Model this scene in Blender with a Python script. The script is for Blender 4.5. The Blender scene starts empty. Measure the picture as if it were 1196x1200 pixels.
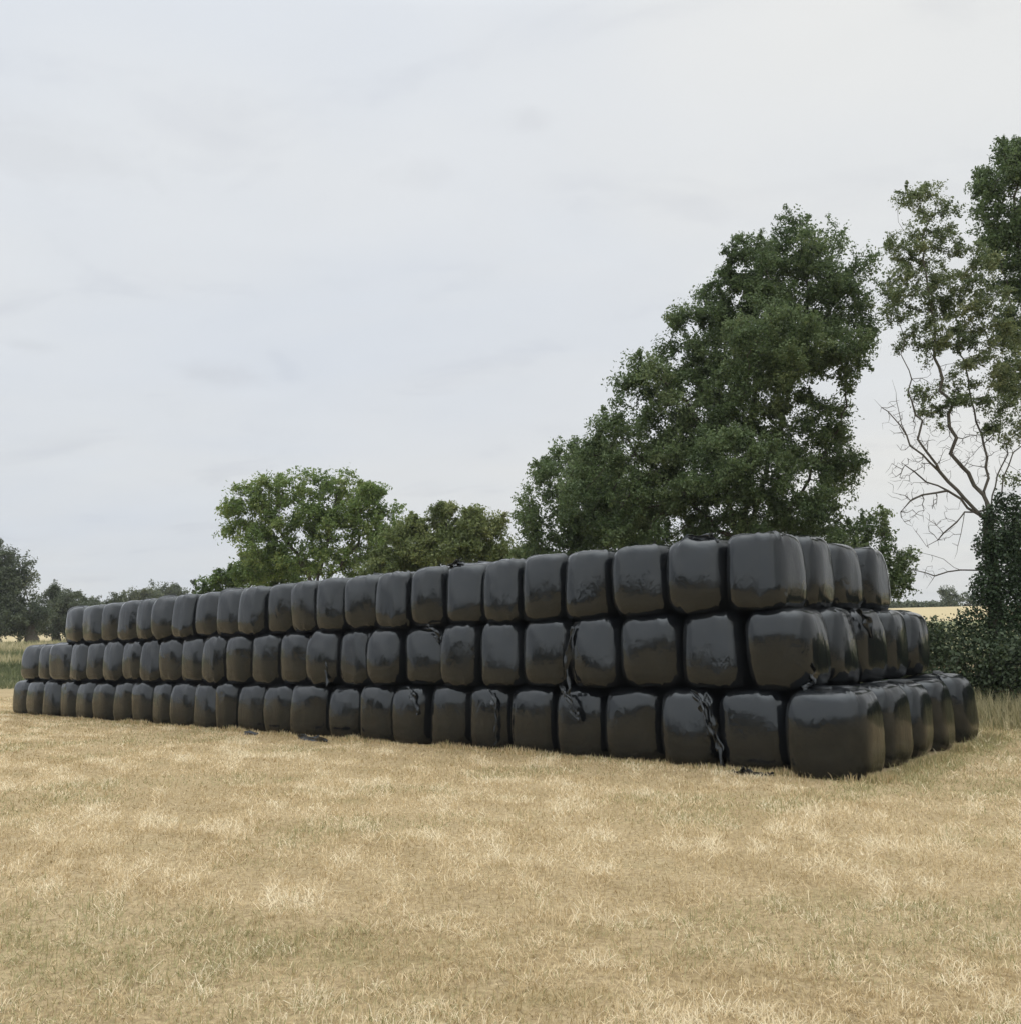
import bpy, math, random
import numpy as np
from mathutils import Vector, Matrix, noise as mn

random.seed(7)
rng = np.random.default_rng(11)
S = bpy.context.scene
C = S.collection
PI = math.pi

# ------------------------------------------------------------------ camera geometry (fitted to the photograph)
F, CX, CY, EYE = 1040.0, 598.0, 575.0, 1.95
def _ray(u, v): return np.array([u - CX, v - CY, F])
_n = np.cross(_ray(-700, 791), _ray(1609, 730)); _n /= np.linalg.norm(_n)
if _n[1] > 0: _n = -_n
_f = np.array([0, 0, 1.0]) - _n * _n[2]; _f /= np.linalg.norm(_f)
_r = np.cross(_f, _n)
if _r[0] < 0: _r = -_r
RM = np.array([_r, _f, _n])                      # camera space -> world

def at(u, v, Y):
    """world point seen along photo direction (u, v) at forward distance Y"""
    d = RM @ _ray(u, v)
    return np.array([0, 0, EYE]) + d * (Y / d[1])

cam_data = bpy.data.cameras.new('camera'); cam = bpy.data.objects.new('camera', cam_data); C.objects.link(cam)
cr, cu, cb = RM @ [1, 0, 0], RM @ [0, -1, 0], RM @ [0, 0, -1]
cam.matrix_world = Matrix(((cr[0], cu[0], cb[0], 0), (cr[1], cu[1], cb[1], 0), (cr[2], cu[2], cb[2], EYE), (0, 0, 0, 1)))
cam_data.sensor_fit = 'HORIZONTAL'; cam_data.sensor_width = 36
cam_data.lens = 36 * F / 1196; cam_data.shift_y = (CY - 600) / 1196
cam_data.clip_start = 0.1; cam_data.clip_end = 3000
S.camera = cam

S.view_settings.view_transform = 'Standard'; S.view_settings.look = 'None'
S.view_settings.exposure = 0.0; S.view_settings.gamma = 1; S.view_settings.use_curve_mapping = False
S.render.engine = 'CYCLES'
S.cycles.max_bounces = 6; S.cycles.transparent_max_bounces = 6
S.cycles.diffuse_bounces = 3; S.cycles.glossy_bounces = 3; S.cycles.transmission_bounces = 3
S.cycles.use_denoising = True

# ------------------------------------------------------------------ node helpers
def N(nt, typ, **kw):
    n = nt.nodes.new(typ)
    for k, v in kw.items():
        if k.startswith('i_'):
            key = k[2:]
            n.inputs[int(key) if key.isdigit() else key.replace('_', ' ')].default_value = v
        else: setattr(n, k, v)
    return n
def L(nt, a, b): nt.links.new(a, b)
def mat(name):
    m = bpy.data.materials.new(name); m.use_nodes = True
    nt = m.node_tree; nt.nodes.clear()
    out = N(nt, 'ShaderNodeOutputMaterial')
    return m, nt, out
def ramp(nt, stops, fac=None):
    r = N(nt, 'ShaderNodeValToRGB'); e = r.color_ramp.elements
    while len(e) < len(stops): e.new(0.5)
    for k, (p, c) in enumerate(stops):
        e[k].position = p; e[k].color = (*c, 1) if len(c) == 3 else c
    if fac is not None: L(nt, fac, r.inputs[0])
    return r
def mixc(nt, fac, a, b, blend='MIX'):
    m = N(nt, 'ShaderNodeMix', data_type='RGBA', blend_type=blend)
    for s, v in ((0, fac), (6, a), (7, b)):
        if hasattr(v, 'links'): L(nt, v, m.inputs[s])
        else: m.inputs[s].default_value = v if s == 0 else ((*v, 1) if len(v) == 3 else v)
    return m.outputs[2]
def mth(nt, op, a, b=None, clamp=False):
    m = N(nt, 'ShaderNodeMath', operation=op, use_clamp=clamp)
    for i, v in enumerate((a, b)):
        if v is None: continue
        if hasattr(v, 'links'): L(nt, v, m.inputs[i])
        else: m.inputs[i].default_value = v
    return m.outputs[0]
def noise_tex(nt, vec, scale, detail=4, rough=0.55, dist=0.0):
    n = N(nt, 'ShaderNodeTexNoise'); L(nt, vec, n.inputs['Vector'])
    n.inputs['Scale'].default_value = scale; n.inputs['Detail'].default_value = detail
    n.inputs['Roughness'].default_value = rough; n.inputs['Distortion'].default_value = dist
    return n.outputs['Fac']
def mapping(nt, vec, scale=(1, 1, 1), rot=(0, 0, 0), loc=(0, 0, 0)):
    m = N(nt, 'ShaderNodeMapping'); L(nt, vec, m.inputs[0])
    m.inputs['Scale'].default_value = scale; m.inputs['Rotation'].default_value = rot; m.inputs['Location'].default_value = loc
    return m.outputs[0]

# ------------------------------------------------------------------ sky and sun
SUN_EL, SUN_AZ = math.radians(52), math.radians(215)   # azimuth clockwise from +Y: behind the camera, to its left
W = bpy.data.worlds.new('World'); S.world = W; W.use_nodes = True
nt = W.node_tree; nt.nodes.clear()
wo = N(nt, 'ShaderNodeOutputWorld'); bg = N(nt, 'ShaderNodeBackground'); bg.inputs[1].default_value = 0.1
L(nt, bg.outputs[0], wo.inputs[0])
sky = N(nt, 'ShaderNodeTexSky', sky_type='NISHITA', sun_disc=False, sun_elevation=SUN_EL, sun_rotation=SUN_AZ, air_density=1.0, dust_density=3.0)
tc = N(nt, 'ShaderNodeTexCoord'); d = tc.outputs['Generated']
sep = N(nt, 'ShaderNodeSeparateXYZ'); L(nt, d, sep.inputs[0])
el = mth(nt, 'MAXIMUM', sep.outputs[2], 0.0)
# cloud deck: direction projected on a flat layer so that the clouds shrink towards the horizon
den = mth(nt, 'ADD', el, 0.18)
px_ = mth(nt, 'DIVIDE', sep.outputs[0], den); py_ = mth(nt, 'DIVIDE', sep.outputs[1], den)
cmb = N(nt, 'ShaderNodeCombineXYZ'); L(nt, px_, cmb.inputs[0]); L(nt, py_, cmb.inputs[1])
n1 = noise_tex(nt, mapping(nt, cmb.outputs[0], (1.0, 1.5, 1), loc=(3.1, 1.7, 0)), 0.8, 3, 0.5, 0.3)
n2 = noise_tex(nt, mapping(nt, cmb.outputs[0], (1.0, 1.6, 1), loc=(0.2, 7.3, 0)), 2.6, 5, 0.55, 0.5)
base = ramp(nt, [(0.30, (7.0, 7.3, 7.72)), (0.68, (7.75, 7.8, 7.75))], n1).outputs[0]
wisp = ramp(nt, [(0.28, (0.93, 0.932, 0.945)), (0.44, (1, 1, 1)), (0.70, (1.02, 1.02, 1.02))], n2).outputs[0]
cl = mixc(nt, 1.0, base, wisp, 'MULTIPLY')
lift = ramp(nt, [(0.0, (0.985, 0.982, 0.972)), (0.25, (1.045, 1.045, 1.042)), (0.62, (1.12, 1.12, 1.118)), (0.80, (1.75, 1.75, 1.74)), (1.0, (3.7, 3.7, 3.68))], el).outputs[0]
cl = mixc(nt, 1.0, cl, lift, 'MULTIPLY')
# the brighter, warmer side of the cloud sheet is to the right of the view
rt = mth(nt, 'MULTIPLY_ADD', sep.outputs[0], 0.5); 
rt_n = rt.node; rt_n.inputs[2].default_value = 0.5
side = ramp(nt, [(0.22, (0.935, 0.965, 1.01)), (0.52, (0.99, 0.995, 1.0)), (0.78, (1.04, 1.03, 1.0))], rt).outputs[0]
cl = mixc(nt, 1.0, cl, side, 'MULTIPLY')
# a few small grey wisps hanging below the cloud sheet
for (wu_, wv_, wr_, wst) in ((258, 440, .065, .15), (488, 205, .070, .07), (622, 140, .045, .10), (30, 170, .16, .10), (35, 405, .035, .12)):
    dv = RM @ _ray(wu_, wv_); dv = dv / np.linalg.norm(dv)
    sb = N(nt, 'ShaderNodeVectorMath', operation='SUBTRACT'); L(nt, d, sb.inputs[0]); sb.inputs[1].default_value = tuple(float(q) for q in dv)
    ln_ = N(nt, 'ShaderNodeVectorMath', operation='LENGTH'); L(nt, mapping(nt, sb.outputs[0], (1, 1, 3.2)), ln_.inputs[0])
    nz = noise_tex(nt, mapping(nt, d, (1, 1, 2.2)), 22, 4, .6, .4)
    rr_ = mth(nt, 'ADD', ln_.outputs['Value'], mth(nt, 'MULTIPLY', mth(nt, 'SUBTRACT', nz, .5), wr_ * 1.6))
    mr = N(nt, 'ShaderNodeMapRange', interpolation_type='SMOOTHSTEP'); L(nt, rr_, mr.inputs[0])
    mr.inputs[1].default_value = 0; mr.inputs[2].default_value = wr_; mr.inputs[3].default_value = wst; mr.inputs[4].default_value = 0
    cl = mixc(nt, mr.outputs[0], cl, (3.6, 3.65, 4.0))
hs = N(nt, 'ShaderNodeHueSaturation'); hs.inputs['Saturation'].default_value = 0.6; L(nt, sky.outputs[0], hs.inputs['Color'])
col = mixc(nt, 0.93, hs.outputs[0], cl)
L(nt, col, bg.inputs[0])

sd = bpy.data.lights.new('sun', 'SUN'); sd.energy = 1.2; sd.angle = math.radians(125); sd.color = (1, 0.985, 0.955)
so = bpy.data.objects.new('sun', sd); C.objects.link(so)
sdir = Vector((math.sin(SUN_AZ) * math.cos(SUN_EL), math.cos(SUN_AZ) * math.cos(SUN_EL), math.sin(SUN_EL)))
so.rotation_euler = (-sdir).to_track_quat('-Z', 'Y').to_euler(); so.location = (-20, -20, 40)

# ------------------------------------------------------------------ object helpers
def tag(o, label=None, cat=None, group=None, kind=None):
    if label: o['label'] = label
    if cat: o['category'] = cat
    if group: o['group'] = group
    if kind: o['kind'] = kind
    return o
def mesh_np(name, verts, faces_list, m=None, smooth=False, parent=None, face_attr=None):
    """faces_list: list of (k-corner index arrays (n,k)); face_attr: per-face float 'tone' in the same order"""
    me = bpy.data.meshes.new(name)
    verts = np.ascontiguousarray(verts, dtype=np.float32)
    me.vertices.add(len(verts)); me.vertices.foreach_set('co', verts.ravel())
    loops = np.concatenate([f.ravel() for f in faces_list]).astype(np.int32)
    tot = np.concatenate([np.full(len(f), f.shape[1]) for f in faces_list]).astype(np.int32)
    st = np.concatenate([[0], np.cumsum(tot)[:-1]]).astype(np.int32)
    me.loops.add(len(loops)); me.loops.foreach_set('vertex_index', loops)
    me.polygons.add(len(tot)); me.polygons.foreach_set('loop_start', st); me.polygons.foreach_set('loop_total', tot)
    if smooth: me.polygons.foreach_set('use_smooth', np.ones(len(tot), dtype=bool))
    me.update(calc_edges=True)
    if face_attr is not None:
        a = me.attributes.new('tone', 'FLOAT', 'FACE'); a.data.foreach_set('value', np.ascontiguousarray(face_attr, dtype=np.float32))
    if m: me.materials.append(m)
    o = bpy.data.objects.new(name, me); C.objects.link(o)
    if parent is not None: o.parent = parent
    return o
def vnoise(x, y, seed=0):
    """smooth value noise in 2D, 0..1"""
    r = np.random.default_rng(seed); T = r.random((64, 64))
    xi, yi = np.floor(x).astype(int), np.floor(y).astype(int); fx, fy = x - xi, y - yi
    fx = fx * fx * (3 - 2 * fx); fy = fy * fy * (3 - 2 * fy)
    g = lambda a, b: T[a % 64, b % 64]
    return (g(xi, yi) * (1 - fx) + g(xi + 1, yi) * fx) * (1 - fy) + (g(xi, yi + 1) * (1 - fx) + g(xi + 1, yi + 1) * fx) * fy
def fbm(x, y, seed=0, o=3):
    s, a, t = 0, 1, 0
    for k in range(o):
        s = s + a * vnoise(x * 2 ** k + 7.3 * k, y * 2 ** k + 3.1 * k, seed + k); t += a; a *= 0.5
    return s / t
def smooth(a, b, x):
    t = np.clip((x - a) / (b - a), 0, 1); return t * t * (3 - 2 * t)

# ------------------------------------------------------------------ stack frame
P0 = np.array([4.405, 11.227]) * (1.95 / 1.75)
RD = np.array([-.7537, .6572]); DD = np.array([.6572, .7537])   # along the front (away to the left), and into the stack
def sp(s, d, z=0.0): q = P0 + RD * s + DD * d; return np.array([q[0], q[1], z])
def to_sd(x, y):
    qx, qy = x - P0[0], y - P0[1]
    return qx * RD[0] + qy * RD[1], qx * DD[0] + qy * DD[1]

# ------------------------------------------------------------------ ground
def ground_z(x, y):
    x = np.asarray(x, float); y = np.asarray(y, float)
    z = 3.1 * smooth(54, 82, y) + 3.9 * smooth(78, 175, y) - 6.0 * smooth(185, 420, y)
    z = z + 0.10 * (fbm(x / 9, y / 9, 5) - 0.5) * smooth(38, 60, y)
    z = z + 0.05 * (fbm(x / 2.5 + 9, y / 2.5, 15, 2) - 0.5) * (1 - smooth(40, 60, y)) * (np.abs(to_sd(x, y)[1] - 3) > 3.6)
    return z

def straw_material():
    m, nt, out = mat('mown_straw_ground')
    bs = N(nt, 'ShaderNodeBsdfPrincipled'); L(nt, bs.outputs[0], out.inputs[0])
    tc = N(nt, 'ShaderNodeTexCoord'); P = tc.outputs['Object']
    a = noise_tex(nt, mapping(nt, P, (1, 1, 1)), 0.35, 5, 0.6)
    b = noise_tex(nt, mapping(nt, P, (1, 1.0, 1)), 22, 6, 0.7, 0.6)
    c = noise_tex(nt, mapping(nt, P, (0.5, 1.2, 1), rot=(0, 0, 0.7)), 1.3, 5, 0.6)
    a2 = noise_tex(nt, mapping(nt, P, (1, 1.6, 1), rot=(0, 0, -0.7)), 1.6, 4, 0.6)
    big = ramp(nt, [(0.32, (0.37, 0.285, 0.16)), (0.50, (0.44, 0.345, 0.205)), (0.70, (0.52, 0.42, 0.265))], mth(nt, 'ADD', mth(nt, 'MULTIPLY', a, .5), mth(nt, 'MULTIPLY', a2, .5))).outputs[0]
    fine = ramp(nt, [(0.30, (0.50, 0.47, 0.42)), (0.52, (0.95, 0.94, 0.92)), (0.72, (1.25, 1.25, 1.2))], b).outputs[0]
    st = mixc(nt, 1.0, big, fine, 'MULTIPLY')
    gr = ramp(nt, [(0.56, (0, 0, 0)), (0.75, (1, 1, 1))], c).outputs[0]
    st = mixc(nt, mth(nt, 'MULTIPLY', gr, 0.5), st, (0.24, 0.22, 0.10))
    # verge of rough grass and the pale field beyond it
    sep = N(nt, 'ShaderNodeSeparateXYZ'); L(nt, P, sep.inputs[0])
    y = mth(nt, 'ADD', sep.outputs[1], mth(nt, 'MULTIPLY', a, 8.0))
    v1 = N(nt, 'ShaderNodeMapRange', interpolation_type='SMOOTHSTEP'); L(nt, y, v1.inputs[0]); v1.inputs[1].default_value = 59; v1.inputs[2].default_value = 63
    v2 = N(nt, 'ShaderNodeMapRange', interpolation_type='SMOOTHSTEP'); L(nt, y, v2.inputs[0]); v2.inputs[1].default_value = 88; v2.inputs[2].default_value = 94
    verge = mixc(nt, c, (0.13, 0.155, 0.07), (0.34, 0.32, 0.18))
    far = mixc(nt, a, (0.47, 0.385, 0.225), (0.53, 0.445, 0.27))
    s1 = mixc(nt, v1.outputs[0], st, verge); s2 = mixc(nt, v2.outputs[0], s1, far)
    L(nt, s2, bs.inputs['Base Color']); bs.inputs['Roughness'].default_value = 0.95
    bs.inputs['Specular IOR Level'].default_value = 0.1
    bp = N(nt, 'ShaderNodeBump'); bp.inputs['Strength'].default_value = 0.7; bp.inputs['Distance'].default_value = 0.03
    L(nt, b, bp.inputs['Height']); L(nt, bp.outputs[0], bs.inputs['Normal'])
    return m
ax = np.concatenate([np.linspace(-420, -40, 40), np.linspace(-39, 39, 160), np.linspace(40, 420, 40)])
ay = np.concatenate([np.linspace(-160, 0, 16), np.linspace(0.5, 62, 170), np.linspace(63, 200, 70), np.linspace(206, 560, 30)])
GX, GY = np.meshgrid(ax, ay)
V = np.stack([GX, GY, ground_z(GX, GY)], -1).reshape(-1, 3)
nx, ny = len(ax), len(ay)
I = np.arange(nx * ny).reshape(ny, nx)
Q = np.stack([I[:-1, :-1], I[:-1, 1:], I[1:, 1:], I[1:, :-1]], -1).reshape(-1, 4)
g = mesh_np('ground', V, [Q], straw_material(), True); tag(g, 'pale mown straw field running back to a rising field', 'ground', kind='structure')

# ------------------------------------------------------------------ blades (straw stubble, rough grass)
def blade_material(name, stops, trans=0.25):
    m, nt, out = mat(name)
    at_ = N(nt, 'ShaderNodeAttribute', attribute_name='tone')
    c = ramp(nt, stops, at_.outputs['Fac']).outputs[0]
    bs = N(nt, 'ShaderNodeBsdfPrincipled'); L(nt, c, bs.inputs['Base Color']); bs.inputs['Roughness'].default_value = 0.7
    bs.inputs['Specular IOR Level'].default_value = 0.25
    tr = N(nt, 'ShaderNodeBsdfTranslucent'); L(nt, c, tr.inputs[0])
    mx = N(nt, 'ShaderNodeMixShader'); mx.inputs[0].default_value = trans
    L(nt, bs.outputs[0], mx.inputs[1]); L(nt, tr.outputs[0], mx.inputs[2]); L(nt, mx.outputs[0], out.inputs[0])
    return m
def blades(name, x, y, length, width, lean, tone, m, z0=None):
    n = len(x); z = ground_z(x, y) if z0 is None else z0
    az = rng.random(n) * 2 * PI; la = lean
    dirx, diry = np.cos(az), np.sin(az)
    sx, sy = -diry, dirx                                     # side vector
    tw = rng.random(n) * PI; sx2 = sx * np.cos(tw) + dirx * np.sin(tw); sy2 = sy * np.cos(tw) + diry * np.sin(tw)
    B = np.stack([x, y, z - 0.004], -1)
    h1 = length * 0.55; l1 = la * 0.8
    M1 = B + np.stack([dirx * np.sin(l1) * h1, diry * np.sin(l1) * h1, np.cos(l1) * h1 + 0.008], -1)
    l2 = np.minimum(la * 1.35 + 0.1, 1.75); h2 = length * 0.5
    T = M1 + np.stack([dirx * np.sin(l2) * h2, diry * np.sin(l2) * h2, np.maximum(np.cos(l2) * h2, -0.6 * np.cos(l1) * h1)], -1)
    sd = np.stack([sx2, sy2, 0 * x], -1) * (width * 0.5)[:, None]
    V = np.stack([B - sd, B + sd, M1 + sd * 0.85, M1 - sd * 0.85, T], 1).reshape(-1, 3)
    b = np.arange(n)[:, None] * 5
    q = b + np.array([0, 1, 2, 3]); t = b + np.array([3, 2, 4])
    return mesh_np(name, V, [q, t], m, False, None, np.concatenate([tone, tone]))

straw_m = blade_material('straw_blades', [(0.0, (0.24, 0.24, 0.10)), (0.18, (0.40, 0.37, 0.19)), (0.30, (0.41, 0.30, 0.155)), (0.6, (0.70, 0.56, 0.335)), (1.0, (0.86, 0.76, 0.55))], 0.2)
NB = 1000000
Y = 3.0 + (46 - 3.0) * rng.random(NB) ** 2.1
X = (rng.random(NB) * 2 - 1) * (0.72 * Y + 1.2)
s_, d_ = to_sd(X, Y)
keep = ~((s_ > 0.25) & (s_ < 31) & (d_ > 0.1) & (d_ < 6.2)); keep &= ~((d_ > 6.2) & (s_ > 2))
# tufts: the stubble stands in clumps with thatch showing between them
sc_ = np.maximum(1, Y / 7) ** .8
tuft = fbm(X / (.17 * sc_) + 3, Y / (.15 * sc_) + 5, 71, 2); swath = fbm(X / 1.9 + 17, Y / .8 + 3, 81, 3)
keep &= rng.random(NB) < np.clip(.66 + 1.5 * (tuft - .5) + .8 * (swath - .5), .34, 1)
X, Y, s_, d_, tuft, swath = (q[keep] for q in (X, Y, s_, d_, tuft, swath))
pat = fbm(X / 1.7, Y / 1.1, 31, 3); pat2 = fbm(X / 0.45, Y / 0.35, 41, 2)
green = smooth(0.50, 0.72, fbm(X / 2.2 + 11, Y / 1.3, 51, 3)) * 0.48
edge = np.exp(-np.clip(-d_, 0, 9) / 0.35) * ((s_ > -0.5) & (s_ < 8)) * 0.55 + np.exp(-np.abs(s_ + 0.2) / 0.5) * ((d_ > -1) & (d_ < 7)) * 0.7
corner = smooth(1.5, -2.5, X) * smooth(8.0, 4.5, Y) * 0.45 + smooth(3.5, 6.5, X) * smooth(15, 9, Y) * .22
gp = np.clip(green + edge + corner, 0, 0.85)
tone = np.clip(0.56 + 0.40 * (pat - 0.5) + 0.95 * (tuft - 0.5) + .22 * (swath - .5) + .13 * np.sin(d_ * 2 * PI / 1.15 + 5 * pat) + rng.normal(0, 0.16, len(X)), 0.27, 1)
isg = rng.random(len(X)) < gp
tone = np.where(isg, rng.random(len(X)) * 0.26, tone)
longp = rng.random(len(X)) < .03                              # loose straws lying on top
ln = (0.034 + 0.058 * rng.random(len(X))) * (0.55 + 0.9 * tuft) * (1 + 0.6 * edge) * np.where(longp, 2.3, 1)
wd = (0.0026 + 0.0026 * rng.random(len(X))) * np.maximum(1, Y / 6.5)
lean = np.where(rng.random(len(X)) < 0.78, rng.uniform(0.9, 1.5, len(X)), np.abs(rng.normal(0.4, 0.35, len(X))))
lean = np.where(longp, rng.uniform(1.25, 1.5, len(X)), lean); tone = np.where(longp & ~isg, np.clip(tone + .2, 0, 1), tone)
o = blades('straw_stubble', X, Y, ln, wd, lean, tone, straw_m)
tag(o, 'dry pale straw stubble covering the mown field', 'stubble', kind='stuff')
n = 16000                                                     # longer grass the mower could not reach, against the bales
fs = np.concatenate([31 * rng.random(11000) ** 1.5 - .1, .15 - np.abs(rng.normal(0, .14, 5000))])
fd = np.concatenate([.10 - np.abs(rng.normal(0, .13, 11000)), rng.uniform(-.2, 6.3, 5000)])
fx, fy = P0[0] + RD[0] * fs + DD[0] * fd, P0[1] + RD[1] * fs + DD[1] * fd
fl = fbm(fs * 1.7 + 20, fd * 2 + 20, 93, 2)
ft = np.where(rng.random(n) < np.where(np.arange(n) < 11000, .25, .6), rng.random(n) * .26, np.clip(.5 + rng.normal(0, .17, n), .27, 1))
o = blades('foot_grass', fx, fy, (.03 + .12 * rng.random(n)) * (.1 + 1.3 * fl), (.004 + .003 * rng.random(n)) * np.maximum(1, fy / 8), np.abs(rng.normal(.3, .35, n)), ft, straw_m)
tag(o, 'unmown tufts of grass along the foot of the bales', 'grass', kind='stuff')

# rough grass verge at far left, tall dry grass at the hedge foot on the right
rough_m = blade_material('rough_grass_blades', [(0.0, (0.11, 0.13, 0.06)), (0.4, (0.19, 0.21, 0.10)), (0.62, (0.36, 0.33, 0.18)), (1.0, (0.58, 0.51, 0.33))], 0.3)
n = 26000
Xv = rng.uniform(-48, -26, n); Yv = 57 + 24 * rng.random(n)
pv = fbm(Xv / 4, Yv / 3, 77, 3)
o = blades('rough_grass', Xv, Yv, 0.20 + 0.45 * rng.random(n), 0.03 + 0.04 * rng.random(n), np.abs(rng.normal(0.3, 0.3, n)),
           np.clip(0.22 + 1.7 * (pv - 0.5) + .32 * smooth(66, 78, Yv) + rng.normal(0, 0.16, n), 0, 1), rough_m)
tag(o, 'green and straw coloured rough grass on the far left verge', 'grass', kind='stuff')
n = 30000
tt = rng.uniform(-9, 7.0, n); off = rng.normal(0, 0.75, n)
HB = np.array([11.2, 19.6])                                   # foot of the hedge where it shows at right
Xh = HB[0] + RD[0] * tt * 0.8 - DD[0] * (0.2 + off); Yh = HB[1] + RD[1] * tt * 0.8 - DD[1] * (0.2 + off)
sh_, dh_ = to_sd(Xh, Yh); kp = ~((sh_ > 0.0) & (dh_ < 6.6)); Xh, Yh, off = Xh[kp], Yh[kp], off[kp]; n = len(Xh)
o = blades('tall_grass', Xh, Yh, (0.25 + 0.6 * rng.random(n)) * np.clip(1.0 - 0.35 * np.abs(off), .35, 1), 0.009 + 0.012 * rng.random(n), np.abs(rng.normal(0.3, 0.35, n)),
           np.clip(0.62 + 0.5 * (fbm(Xh / 1.2, Yh / 1.2, 91, 2) - 0.5) + rng.normal(0, 0.2, n), 0, 1), rough_m)
tag(o, 'tall dry uncut grass along the foot of the hedge', 'grass', kind='stuff')

# ------------------------------------------------------------------ bales
def film_material(name, rough_lo, rough_hi, wrinkle):
    m, nt, out = mat(name)
    bs = N(nt, 'ShaderNodeBsdfPrincipled'); L(nt, bs.outputs[0], out.inputs[0])
    tc = N(nt, 'ShaderNodeTexCoord'); oi = N(nt, 'ShaderNodeObjectInfo')
    sh = N(nt, 'ShaderNodeVectorMath', operation='MULTIPLY_ADD'); L(nt, oi.outputs['Random'], sh.inputs[0])
    sh.inputs[1].default_value = (37, 53, 71); L(nt, tc.outputs['Object'], sh.inputs[2])
    P = sh.outputs[0]
    a = noise_tex(nt, mapping(nt, P, (1, 1, 1)), 1.6, 4, 0.55)
    dust = noise_tex(nt, mapping(nt, P, (1, 1, 1.6)), 3.5, 7, 0.68, 0.4)
    wr = noise_tex(nt, mapping(nt, P, (1.0, 1.0, 0.45)), 5.5, 3, 0.5, 0.6)
    fi = noise_tex(nt, mapping(nt, P, (1.0, 1.0, 0.7)), 26, 3, 0.55, 0.8)
    ln = noise_tex(nt, mapping(nt, P, (0.5, 0.5, 9.0), rot=(0.12, 0.08, 0)), 2.2, 2, 0.5, 0.2)
    colr = mixc(nt, ramp(nt, [(0.45, (0, 0, 0)), (0.8, (1, 1, 1))], dust).outputs[0], (0.0050, 0.0062, 0.0080), (0.015, 0.016, 0.0165))
    L(nt, colr, bs.inputs['Base Color'])
    rr = N(nt, 'ShaderNodeMapRange'); L(nt, a, rr.inputs[0]); rr.inputs[1].default_value = .3; rr.inputs[2].default_value = .7
    rr.inputs[3].default_value = rough_lo; rr.inputs[4].default_value = rough_hi
    L(nt, mth(nt, 'ADD', rr.outputs[0], mth(nt, 'MULTIPLY', dust, 0.08)), bs.inputs['Roughness'])
    bs.inputs['IOR'].default_value = 1.53; bs.inputs['Specular Tint'].default_value = (0.90, 0.965, 1.0, 1)
    h = mth(nt, 'ADD', mth(nt, 'MULTIPLY', wr, 1.0), mth(nt, 'MULTIPLY', fi, 0.10))
    h = mth(nt, 'ADD', h, mth(nt, 'MULTIPLY', ln, 0.05))
    bp = N(nt, 'ShaderNodeBump'); bp.inputs['Strength'].default_value = wrinkle; bp.inputs['Distance'].default_value = 0.05
    L(nt, h, bp.inputs['Height']); L(nt, bp.outputs[0], bs.inputs['Normal'])
    return m
film_m = film_material('black_stretch_film', 0.06, 0.13, 0.24)
loose_m = film_material('crumpled_black_film', 0.14, 0.28, 0.5)

def bale_mesh(seed):
    r = random.Random(seed)
    nu, nv = 88, 52
    en, ev = r.uniform(3.05, 3.6), r.uniform(4.9, 6.3)
    off = Vector((r.uniform(-50, 50), r.uniform(-50, 50), r.uniform(-50, 50)))
    bel, shf = r.uniform(.055, .085), r.uniform(-.04, .14)
    shx, shy = r.uniform(-.02, .02), r.uniform(-.02, .02)
    folds = [(r.uniform(0, 2 * PI), r.uniform(.05, .10), r.uniform(.012, .030)) for _ in range(9)]
    pw = lambda c, e: math.copysign(abs(c) ** (2 / e), c)
    vs = []
    for j in range(nv + 1):
        ph = -PI / 2 + PI * j / nv
        rr = pw(math.cos(ph), ev); z = pw(math.sin(ph), ev)
        belly = 1.0 - bel * (z + shf) ** 2
        for i in range(nu):
            th = 2 * PI * i / nu
            p = Vector((pw(math.cos(th), en) * rr * belly * .5, pw(math.sin(th), en) * rr * belly * .5, z * .5))
            q = p * 1.17
            nrm = Vector((p.x, p.y, p.z * 0.6)).normalized() if p.length > 1e-6 else Vector((0, 0, 1))
            dsp = 0.027 * mn.noise(q * 1.3 + off) + 0.007 * mn.noise(q * 4.0 + off * 1.7)
            dsp += 0.0025 * mn.noise(Vector((q.x * 9, q.y * 9, q.z * 4)) + off)
            up = max(0.0, abs(z) - 0.55) / 0.45                 # gathered film over the ends
            for a, w, h in folds:
                da = (th - a + PI) % (2 * PI) - PI
                dsp += h * up * math.exp(-(da / w) ** 2)
            vs.append(p + nrm * dsp + Vector((shx * z, shy * z, 0)))
    bottom = [v.z for v in vs]
    V = np.array([[v.x, v.y, max(v.z, -0.492)] for v in vs])
    I = np.arange((nv + 1) * nu).reshape(nv + 1, nu); J = np.roll(I, -1, 1)
    Q = np.stack([I[:-1], J[:-1], J[1:], I[1:]], -1).reshape(-1, 4)
    me = mesh_np('wrapped_bale', V, [Q], film_m, True)
    me_d = me.data; bpy.data.objects.remove(me)
    return me_d
meshes = [bale_mesh(100 + k) for k in range(14)]

edges = {
 'bottom': [0.23,1.36,2.52,3.54,4.71,5.77,6.84,7.95,9.05,10.11,11.22,12.37,13.70,14.93,16.07,17.05,18.20,19.45,20.57,21.75,22.92,24.24,25.5,26.80,27.96,29.40,30.7],
 'middle': [0.93,2.0,3.09,4.26,5.35,6.51,7.6,8.61,9.82,10.9,11.97,13.1,14.31,15.49,16.65,17.74,18.95,20.19,21.29,22.47,23.69,24.86,25.95,27.55,28.65,30.15],
 'top': [1.22,2.20,3.27,4.4,5.45,6.47,7.48,8.54,9.56,10.65,11.76,12.82,13.82,14.89,16.04,17.19,18.38,19.46,20.56,21.62,22.90,24.07,25.40,26.7]}
zc = {'bottom': 0.572, 'middle': 1.79, 'top': 2.985}
ends = {'bottom': [1.79, 2.90, 4.06, 5.55], 'middle': [1.80, 3.0, 4.30, 5.55], 'top': [1.72, 3.02, 4.35]}
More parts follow.
